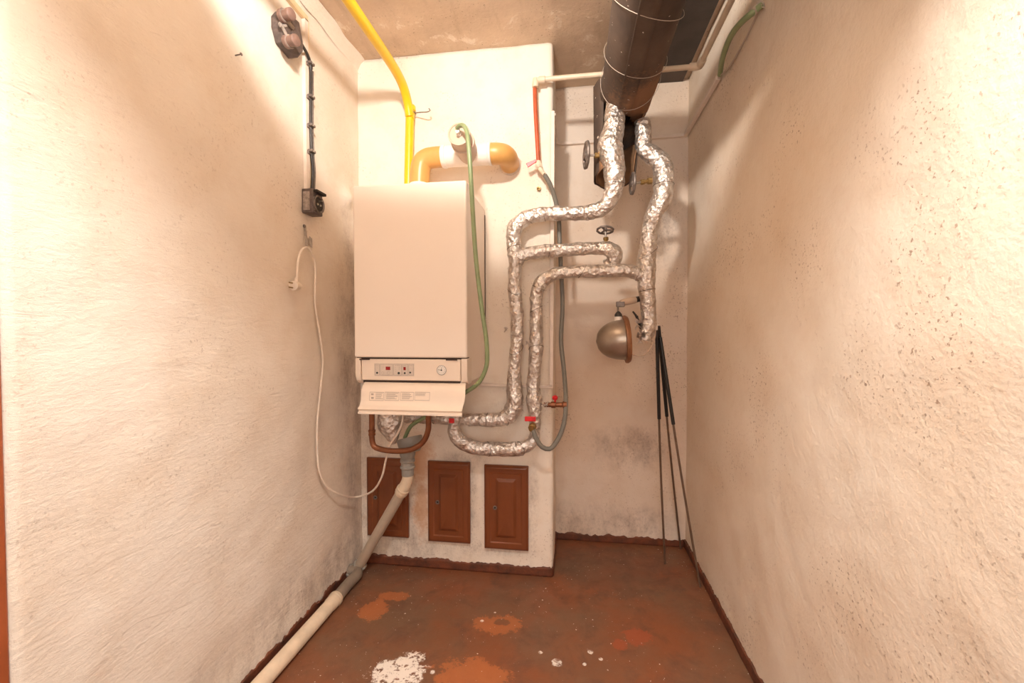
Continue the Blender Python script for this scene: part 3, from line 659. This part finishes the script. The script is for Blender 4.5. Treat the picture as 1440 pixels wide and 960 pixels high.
g = G(); lathe(ze-V((.04, 0, 0)), (1, 0, 0), [(0, .013), (.002, .0145), (.03, .0145), (.044, .012)], 16, g); lathe(ze-V((0, .042, 0)), (0, 1, 0), [(0, .013), (.002, .0145), (.03, .0145), (.046, .012)], 16, g); link('elbow', g, M['beige'], wp)
rp = thing('red_pipe', 'thin red-painted vertical pipe on the chimney breast below the beige elbow', 'pipe', (-.15, 1.84, 1.9))
g = tube([at(752, 121, 1.838), at(752.8, 150, 1.838), at(755, 190, 1.838), at(757.2, 228, 1.838)], .0092, 14); link('pipe', g, M['redpipe'], rp)
g = G(); c = at(757, 229, 1.835); lathe(c+V((0, 0, .008)), (0, 0, -1), [(0, .011), (.004, .0135), (.016, .0135), (.018, .011), (.03, .011)], 8, g); lathe(c-V((0, 0, .012)), (.1, -1, -.35), [(-.01, .011), (.012, .012), (.014, .015), (.028, .015), (.030, .010), (.034, .006)], 12, g); lathe(at(758, 236, 1.82), at(768, 248, 1.80)-at(758, 236, 1.82), [(0, .009), (.03, .009), (.031, .0075), (.045, .0075)], 12, g)
tp = link('tap', g, M['beige'], rp)
g = G(); a = at(741, 233, 1.815); b = at(754, 226, 1.815)
d = (b-a).normalized(); up_ = V((-d.z, 0, d.x)); vs = [a+up_*.010, a-up_*.010, b-up_*.006, b+up_*.006]
g.add(vs+[q-V((0, .005, 0)) for q in vs], [(0, 1, 2, 3), (4, 5, 6, 7), (0, 1, 5, 4), (1, 2, 6, 5), (2, 3, 7, 6), (3, 0, 4, 7)]); link('red_lever', g, M['red'], tp, bevel=.0015)
pts = [at(766, 246, 1.80), at(773, 258, 1.812), at(780, 278, 1.845), at(785, 300, 1.865), at(787, 340, 1.88), at(789, 380, 1.88), at(791, 430, 1.88), at(789, 480, 1.87), at(793, 520, 1.85), at(795.5, 560, 1.80), at(794, 590, 1.765), at(786, 615, 1.745), at(773, 631, 1.735), at(762, 628, 1.73), at(753, 614, 1.73), at(749, 602, 1.745)]
hs = tag(link('grey_hose', tube(pts, .0098, 12, .015), M['grey_hose']), 'grey rubber hose hanging from the red-lever tap and looping at the bottom', 'hose')
g = G(); c = at(758, 265, YB-.004); lathe(c+V((0, .004, 0)), (-.1, -1, -.2), [(0, .010), (.012, .010), (.013, .005), (.006, .004)], 6, g); tag(link('wall_bolt', g, M['brass']), 'small brass fitting in the wall below the red-lever tap', 'bolt')
# small trunking
g = G()
def bar(g, a, b, w, d, nrm):
    a, b, nrm = V(a), V(b), V(nrm); t = (b-a).normalized(); s = t.cross(nrm).normalized()*w/2; nn = nrm*d
    vs = [a-s, a+s, b+s, b-s]; g.add(vs+[v+nn for v in vs], [(0, 1, 2, 3), (4, 5, 6, 7), (0, 1, 5, 4), (1, 2, 6, 5), (2, 3, 7, 6), (3, 0, 4, 7)])
yt = YB-.003
bt = at(775.5, 543, yt)
bar(g, V((bt.x, yt, bt.z)), V((at(779, 158, yt).x-.004, yt, at(779, 158, yt).z)), .016, .016, (0, -1, 0))
bar(g, V((bt.x+.008, yt, bt.z)), V((BX1-.03, yt, bt.z+.004)), .014, .016, (0, -1, 0))
tag(link('cable_trunking', g, M['trunk'], bevel=.002), 'thin whitewashed cable trunking down the edge of the chimney breast', 'trunking')
g = G(); ct = at(963, 191, YK-.004).z; cl_ = at(789, 203, YK-.004)
bar(g, (cl_.x, YK-.001, cl_.z), (XR-.002, YK-.001, ct), .016, .018, (0, -1, 0))
bar(g, (XR-.0, YK-.006, ct), (XR-.001, atx(1014, 107, XR).y, ct+.004), .016, .018, (-1, 0, 0))
p_ = at(783, 170, 2.0)
bar(g, (XB+.004, 1.92, 2.08), (XB+.004, 2.20, cl_.z+.01), .012, .008, (1, 0, 0)); bar(g, (XB+.004, 2.20, cl_.z), (cl_.x+.01, YK-.003, cl_.z), .014, .008, (0, -1, 0))
tag(link('cable_trunking', g, M['trunk'], bevel=.002), 'thin painted trunking across the back wall and onto the right wall', 'trunking')
# green hose on right wall
gh = thing('short_green_hose', 'short curved green hose end hanging high on the right wall', 'hose', (XR, 1.5, 2.2))
P = lambda px, py, off=.02: atx(px, py, XR-off)
g = tube([P(1070, 8, .012), P(1058, 18, .035), P(1042, 32, .05), P(1027, 52, .05), P(1018, 75, .04), P(1013.5, 95, .02), P(1012.5, 105, .01)], .0095, 12); link('hose', g, M['green'], gh)
g = tube([P(1058, 18, .035), P(1064, 12, .022), P(1071, 6, .008)], .012, 10); bits([(P(1069, 9, .015), .012)], gh, 'tape_wrap', mat='twine'); link('hose_clamp', g, M['twine'], gh)
g = tube([P(1013, 106, .01), P(1024, 96, .006), P(1040, 70, .006), P(1058, 35, .006), P(1068, 14, .006)], .003, 6); link('tie_cord', g, M['twine'], gh)
# ================================================================ LEFT WALL ELECTRICS
yv = atx(430, 200, XL+.005).y
zt = atx(432, 30, XL+.005).z; zs = atx(430, 268, XL+.005).z
tr = thing('wall_trunking', 'yellowed cable trunking running down the left wall to the socket', 'trunking', (XL, yv, 1.9))
g = G(); bar(g, (XL+.001, yv, zs), (XL+.001, yv, zt), .022, .013, (1, 0, 0)); link('vertical_run', g, M['trunk'], tr, bevel=.001)
g = G(); bar(g, (XL+.001, yv+.011, zt), (XL+.001, .75, zt+.01), .022, .013, (1, 0, 0)); bar(g, (XL+.0135, yv+.011, zt-.004), (XL+.0135, .75, zt+.006), .006, .002, (1, 0, 0)); link('horizontal_run', g, M['wood'], tr, bevel=.001)
g = G(); bar(g, (XL+.001, yv+.020, zs), (XL+.001, yv+.020, zt), .012, .006, (1, 0, 0)); link('backing_strip', g, M['wood'], tr)
# junction box
Jx = XL+.05; jy0, jy1 = atx(384, 40, XL+.01).y, atx(425, 40, Jx).y; jz0, jz1 = atx(408, 66, Jx).z, atx(405, 14, Jx).z
jb = thing('junction_box', 'dirty dark junction box with two round plugs high on the left wall', 'junction box', (XL, 1.45, 2.1))
g = G(); vs = []
sh = [(jy0, jz1-.03), (jy0+.02, jz1), (jy1-.01, jz1+.012), (jy1+.012, jz1-.05), (jy1+.012, jz0+.03), (jy1-.01, jz0), (jy0+.02, jz0+.01), (jy0, jz0+.05)]
for x, k in ((XL+.002, 1), (Jx-.012, 1), (Jx, .86)):
    cy, cz = (jy0+jy1)/2, (jz0+jz1)/2; vs += [V((x, cy+(y-cy)*k, cz+(z-cz)*k)) for y, z in sh]
k8 = 8; g.add(vs, [(i*8+k, i*8+(k+1) % 8, i*8+8+(k+1) % 8, i*8+8+k) for i in range(2) for k in range(8)]+[tuple(range(8)), tuple(range(16, 24))]); link('box_body', g, M['bakelite'], jb, bevel=.003)
for (y, z, m_) in ((jy0+.0, jz1-.035, 'bak_lite'), (jy0+.022, jz0+.012, 'bak_lite')):
    g = G(); lathe(V((Jx-.008, y, z)), (1, -.25, -.1), [(0, .020), (.012, .021), (.014, .016), (.030, .016), (.032, .018), (.044, .018), (.047, .014)], 20, g); pl = link('screw_plug', g, M[m_], jb)
    g = G(); lathe(V((Jx+.004, y, z)), (1, -.25, -.1), [(0, .0205), (.004, .0205)], 20, g); link('plug_ring', g, M['worn'], pl)
g = tube([V((Jx+.0, jy0+.01, jz1-.06)), V((Jx-.005, jy0-.012, jz1-.075)), V((Jx-.006, jy0-.014, (jz0+jz1)/2-.01)), V((Jx-.002, jy0-.002, jz0+.04)), V((Jx+.002, jy0+.012, jz0+.02))], .005, 8); link('bail_clip', g, M['worn'], jb)
g = G(); box(g, (Jx-.002, jy0+.005, jz0+.065), (Jx+.005, jy0+.055, jz0+.08)); box(g, (Jx-.002, jy0+.045, jz0+.03), (Jx+.005, jy0+.062, jz0+.08)); link('cover_ridge', g, M['worn'], jb, bevel=.002)
g = G(); lathe(V((Jx-.004, jy1-.035, jz1-.055)), (1, 0, 0), [(0, .026), (.006, .024), (.009, .018), (.010, .001)], 20, g); link('cover_boss', g, M['bakelite'], jb)
# black cable + clips
xc = XL+.018; yc = atx(437.5, 180, xc).y
pts = [atx(421, 58, XL+.03), atx(427, 67, XL+.028), atx(432.5, 77, XL+.024), atx(436, 88, xc+.002), atx(437, 98, xc), atx(437, 138, xc), atx(437, 178, xc), atx(438, 214, xc), atx(440, 240, xc), atx(439, 268, xc)]
cb = thing('black_cable', 'black cable held by four grey clips down the left wall', 'cable', (XL, yc, 1.9))
link('cable', tube(pts, .0058, 10), M['cable'], cb)
g = tube([p+V((.001, .011, 0)) for p in pts[4:]], .0035, 8); link('cable_core', g, M['iron'], cb)
for py in (92, 138, 178, 214):
    p = atx(437, py, xc); g = G(); box(g, (XL, yc-.020, p.z-.010), (XL+.020, yc+.014, p.z+.004)); box(g, (XL+.004, yc-.016, p.z-.002), (XL+.031, yc+.010, p.z+.008)); cc = link('cable_clip', g, M['iron'], cb, bevel=.002)
    g = G(); lathe(V((XL+.03, yc-.004, p.z+.003)), (1, 0, 0), [(0, .004), (.002, .003)], 8, g); link('screw', g, M['steel'], cc)
# socket
sk = thing('wall_socket', 'black surface-mounted power socket on the left wall at the trunking end', 'socket', (XL, 1.58, 1.58))
s0 = atx(424.5, 290, XL+.002).y; s1 = atx(454, 290, XL+.046).y; k0 = atx(425, 295, XL+.0).z; 
z1_ = zs+.002; z0_ = zs-.088
g = G(); box(g, (XL+.001, s0, z0_), (XL+.046, s1, z1_)); link('socket_body', g, M['bakelite'], sk, bevel=.004)
g = G(); box(g, (XL+.046, s0+.003, z1_-.014), (XL+.062, s1, z1_-.004)); link('hood', g, M['black_in'], sk, bevel=.002)
c = V((XL+.046, (s0+s1)/2+.002, (z0_+z1_)/2-.006)); g = G(); lathe(c, (1, 0, 0), [(0, .033), (.006, .033), (.007, .029), (.002, .027), (.0015, .001)], 24, g); fc = link('socket_face', g, M['iron'], sk)
g = G(); lathe(c+V((.0015, 0, 0)), (1, 0, 0), [(0, .0265), (.001, .026)], 22, g); link('socket_well', g, M['black_in'], fc)
g = G()
for dy, dz in ((-.009, 0), (.009, 0)): lathe(c+V((.002, dy, dz-.002)), (1, 0, 0), [(0, .004), (.003, .004)], 10, g)
lathe(c+V((.002, 0, .012)), (1, 0, 0), [(0, .0025), (.016, .0025)], 8, g); link('contact', g, M['steel'], fc)
g = G(); box(g, (XL+.0465, s0+.006, z0_+.012), (XL+.0475, s1-.008, z0_+.016)); box(g, (XL+.008, s0-.0015, z0_+.01), (XL+.034, s0-.0002, z1_-.012)); link('worn_panel', g, M['worn'], sk)
# hook strips and cord
hk = thing('wall_hook', 'rusty metal strip hooks nailed to the left wall holding the cord', 'hook', (XL, 1.55, 1.4))
g = G()
for (x0, y0, x1, y1, wd) in ((427.5, 316, 427, 346, .013), (436, 334, 433, 347, .016)):
    g = G(); a = atx(x0, y0, XL); b = atx(x1, y1, XL); bar(g, a+V((.002, 0, 0)), b+V((.012, 0, 0)), wd, .002, (1, 0, 0)); link('strip', g, M['worn'], hk)
g = G(); lathe(atx(427.5, 318, XL+.003), (1, 0, 0), [(0, .007), (.004, .006), (.005, .002)], 10, g); link('nail', g, M['iron'], hk)
W = lambda px, py, off=.014: atx(px, py, XL+off)
pts = [W(417, 399, .02), W(418, 385, .02), W(419.5, 365, .02), W(424, 352, .022), W(431, 348, .024), W(438, 354, .022), W(443, 370), W(443.5, 395), W(443, 425), W(449, 465), W(454, 505), W(451, 545), W(446.5, 590), W(446, 630), W(449, 662, .018), W(460, 684, .022), W(478, 695, .04), at(502, 698.5, 1.74), at(524, 690, 1.70), at(537, 670, 1.66), at(543, 645, 1.63), at(549, 625, 1.61), at(560, 608, 1.60), at(566, 592, 1.60), at(566, 575, 1.62)]
cr = thing('power_cord', 'long cream power cord hanging from the wall hook to the boiler underside', 'cord', (XL, 1.6, .9))
link('cord', tube(pts, .0042, 10, .014), M['cord'], cr)
g = G(); p = W(416.5, 402, .022); lathe(p, (.1, -1, -.05), [(-.022, .006), (-.018, .012), (.0, .0165), (.018, .0165), (.020, .008)], 16, g); lathe(p+V((0, -.0, .0)), (0, .1, 1), [(0, .010), (.022, .006), (.03, .0055)], 12, g); pg = link('plug', g, M['cord'], cr)
g = G(); 
for dz in (-.008, .008): g = G(); lathe(p+V((.0, -.018, dz)), (.05, -1, 0), [(0, .0024), (.021, .0024)], 8, g); link('plug_pin', g, M['brass'], pg)
# ================================================================ UNDER THE BOILER
cy = 1.60
cu = thing('copper_pipe', 'brown copper pipe bent in a U under the boiler', 'pipe', (-.7, cy, .85))
pts = [V((at(523, 586, cy).x, cy, BBOT+.01)), at(523, 600, cy), at(523, 615, cy), at(526, 627, cy), at(538, 632, cy), at(560, 634, cy), at(580, 631, cy), at(595, 621, cy), at(602, 605, cy), at(602.5, 588, cy), V((at(602.5, 588, cy).x, cy, BBOT+.01))]
link('pipe', tube(pts, .0112, 16, .01), M['copper'], cu)
g = G(); c = at(523, 608, cy); lathe(c, (0, 0, 1), [(-.012, .0115), (-.011, .014), (-.004, .014), (-.003, .013), (.003, .013), (.004, .0145), (.011, .0145), (.012, .0115)], 16, g); link('fitting', g, M['copper'], cu)
fb = G(); tube([V((at(549, 588, 1.64).x, 1.64, BBOT-.02)), at(549, 595, 1.64), at(550, 606, 1.635), at(552, 617, 1.63), at(553, 624, 1.63)], [.048, .052, .040, .022, .008], 26, .007, crinkle=.006, g=fb, seed=11)
tag(link('foil_bundle', fb, M['foil'], ang=28), 'crumpled foil bundle hanging under the boiler above the funnel', 'foil')
# drain: funnel, ribbed socket, elbow, slanting pipe, floor pipe
dp = thing('drain_pipe', 'grey and beige plastic drain with a funnel, slanting down and along the floor', 'drain pipe', (-.93, 1.6, 0))
dy = 1.68
f0 = at(575.5, 616, dy); f1 = at(567, 632, dy); f1 = at(573, 640, dy); ax = (at(571, 650, dy)-at(576.5, 617, dy)).normalized()
ax = V((-.12, 0, -1)).normalized(); f0 = at(576, 617, dy)
tx = V((-.13, -.05, -1)).normalized(); L = .135
g = G()
lathe(f0, V((.28, -.2, -1)), [(.0, .049), (-.006, .051), (.0, .053), (.03, .050), (.034, .046), (.056, .034), (.058, .001)], 28, g)
# open mouth
fn = link('funnel', g, M['gpvc'], dp)
g = G(); lathe(f0, V((.28, -.2, -1)), [(-.0062, .044), (-.0066, .001)], 24, g); link('funnel_mouth', g, M['black_in'], fn)
a = at(573, 634, dy); b = at(573.5, 668, dy)
g = G(); l = (b-a).length; lathe(a, b-a, [(-.005, .034), (.015, .032), (.03, .027), (.036, .031), (.044, .031), (.047, .0275), (.060, .0275), (.063, .031), (.070, .031), (.073, .026), (l, .025)], 24, g); link('ribbed_socket', g, M['gpvc'], dp)
c_ = at(566, 689, dy); fe = V((-.935, 1.79, .035)); fe = at(503, 799, 1.775)
g = tube([at(573.5, 664, dy), at(573.5, 672, dy), at(571, 680, dy), c_, c_+(fe-c_).normalized()*.02], [.0235, .0235, .0245, .026, .0255], 20, .006); eb = link('elbow', g, M['bpvc'], dp)
g = G(); lathe(c_-(fe-c_).normalized()*.012, fe-c_, [(0, .0245), (.002, .028), (.010, .028), (.012, .026), (.016, .028), (.022, .028), (.024, .024)], 20, g); link('socket_rim', g, M['bpvc'], eb)
link('slanting_pipe', tube([c_, fe], .0225, 20, curve=False), M['gpvc2'], dp)
rf = .0255; q1 = at(491, 822, 1.745); q1.z = max(q1.z, rf+.006)
link('coupling', tube([fe+(c_-fe).normalized()*.03, fe, fe+(q1-fe)*.45, q1], [.026, .027, .026, .027], 20, .006), M['gpvc'], dp)
e1 = floorpt(447, 883); e1 = V((-.938, 1.545, rf)); q2 = V((-.941, 1.742, rf+.004))
for c in (fe+(c_-fe).normalized()*.026, q1+(q2-q1)*.2): 
    g = G(); lathe(c, fe-c_, [(-.005, .027), (-.004, .0298), (.004, .0298), (.005, .027)], 20, g); link('coupling_rim', g, M['gpvc'], dp)
link('floor_pipe', tube([q1, q2, V((-.940, 1.66, rf+.002)), e1], [.0255, .0235, .0235, .0235], 20, .02), M['dpvc'], dp)
g = G(); e2 = V((-.935, .62, rf+.003)); lathe(e1+V((0, .02, .002)), e2-e1, [(0, .0262), (.002, .0295), (.014, .0295), (.016, .0275), (.045, .0275), (.05, .0252), ((e2-e1).length, .0252)], 24, g); link('beige_floor_pipe', g, M['bpvc'], dp)
# ================================================================ BELL LAMP
bl_ = thing('bell_lamp', 'tarnished metal bell-shaped lamp hanging below the foil pipes', 'lamp', (.18, 1.8, 1.1))
LY = 1.80
rc = at(880, 477, LY); axl = V((-1, .12, .0)); tip = at(838, 476, LY)
axl = (tip-rc); hl = axl.length; axl = (axl+V((0, .0, -.012))).normalized()
R0 = .094
prf = [(0, R0*.98), (hl*.05, R0*.90), (hl*.15, R0*.87), (hl*.35, R0*.80), (hl*.55, R0*.66), (hl*.75, R0*.52), (hl*.88, R0*.38), (hl*.96, R0*.22), (hl, .002)]
prf = [(h, math.sqrt(max(0, 1-(h/hl)**2.3))*R0*.90+.0005) for h in [hl*i/16 for i in range(17)]]
g = G(); lathe(rc, axl, prf, 36, g); link('shade', g, M['lampmetal'], bl_)
g = G(); lathe(rc, axl, [(-.010, R0*.90), (-.012, R0*1.0), (-.002, R0*1.07), (.006, R0*1.06), (.008, R0*.90)], 36, g); link('rim', g, M['rim'], bl_)
c = at(869.5, 446, LY-.0); g = G(); lathe(c-V((0, 0, .02)), (0, 0, 1), [(0, .017), (.022, .016), (.024, .014)], 16, g); nk = link('neck', g, M['whitepl'], bl_)
g = G(); lathe(c, (0, 0, 1), [(0, .0155), (.012, .0155), (.022, .008), (.026, .003)], 16, g); link('neck_cap', g, M['cable'], nk)
g = G(); a = at(869, 432, LY+.01); b = at(876, 424, LY+.03); tube([c+V((0, 0, .02)), a, b], .004, 8, g=g); link('bracket_screw', g, M['iron'], bl_)
g = G(); a = at(872, 426, LY+.02); b = at(900, 420, LY+.06); lathe(a, b-a, [(0, .009), (.006, .013), (.02, .015), ((b-a).length*.75, .015), ((b-a).length*.76, .012)], 12, g); ar = link('bracket_arm', g, M['taupe'], bl_)
g = G(); lathe(a+(b-a)*.76, b-a, [(0, .013), ((b-a).length*.3, .012)], 10, g); link('arm_end', g, M['cable'], ar)
g = G(); box(g, at(868, 428, LY+.012)-V((.004, .004, .010)), at(876, 426, LY+.02)+V((.006, .006, .006))); link('clamp', g, M['iron'], bl_, bevel=.002)
link('lamp_wire', tube([at(886, 497, LY), at(895, 500, LY-.01), at(906, 499, LY-.01), at(915, 489, LY), at(921, 475, LY+.02), at(922, 462, LY+.05)], .0024, 6), M['taupe'], bl_)
g = G(); 
for k in range(4): tube([at(890+k*2, 438+k*2, LY+.03), at(896+k, 446+k*4, LY+.02), at(900+k*2, 456+k*5, LY+.04)], .004, 6, g=g)
link('black_tape', g, M['cable'], bl_)['kind'] = 'stuff'
g = G(); a = at(923, 446, LY+.04); box(g, a-V((.008, .004, .055)), a+V((.006, .004, .012))); link('plaster_tab', g, M['trunk'], bl_, bevel=.003)
# ================================================================ RODS
tops = [at(923.5, 462, 1.90), at(926.5, 462, 1.915), at(929, 478, 1.90)]
mids = [(928.5, 588), (936.5, 585), (946, 596)]
feet = [floorpt(935, 793), floorpt(959.5, 763), floorpt(988.5, 826)]
labs = ['thin brown rod with black sleeve, foot nearest the chimney breast', 'thin brown rod with black sleeve standing in the back corner', 'thin brown rod with black sleeve whose foot touches the right wall']
for tpt, f_, m_, lb in zip(tops, feet, mids, labs):
    f_ = V((min(f_.x, XR-.022), min(f_.y, YK-.022), .002)); d = tpt-f_
    # where along the rod the sleeve ends
    best = min(range(100), key=lambda i: abs((lambda p: (480-F*((ROT.transposed() @ (p-V((0, 0, H)))).y/-(ROT.transposed() @ (p-V((0, 0, H)))).z)))(f_+d*(i/99))-m_[1]))/99
    t = thing('long_rod', lb, 'rod', f_, 'rods leaning in the back corner')
    link('rod', tube([f_, f_+d*.5+V((-.004, 0, 0)), tpt], .0048, 10, .05), M['rod'], t)
    mid = f_+d*best+V((-.004*(1-abs(best-.5)*2), 0, 0)); link('sleeve', tube([mid, tpt+d.normalized()*.012], .0078, 12, .04), M['sleeve'], t)
# nail
p = atx(331, 78, XL); g = G(); lathe(p-V((.002, 0, 0)), (1, 0, .1), [(0, .002), (.02, .002), (.021, .005), (.023, .004)], 8, g); tag(link('wall_nail', g, M['iron']), 'small nail sticking out high on the left wall', 'nail')
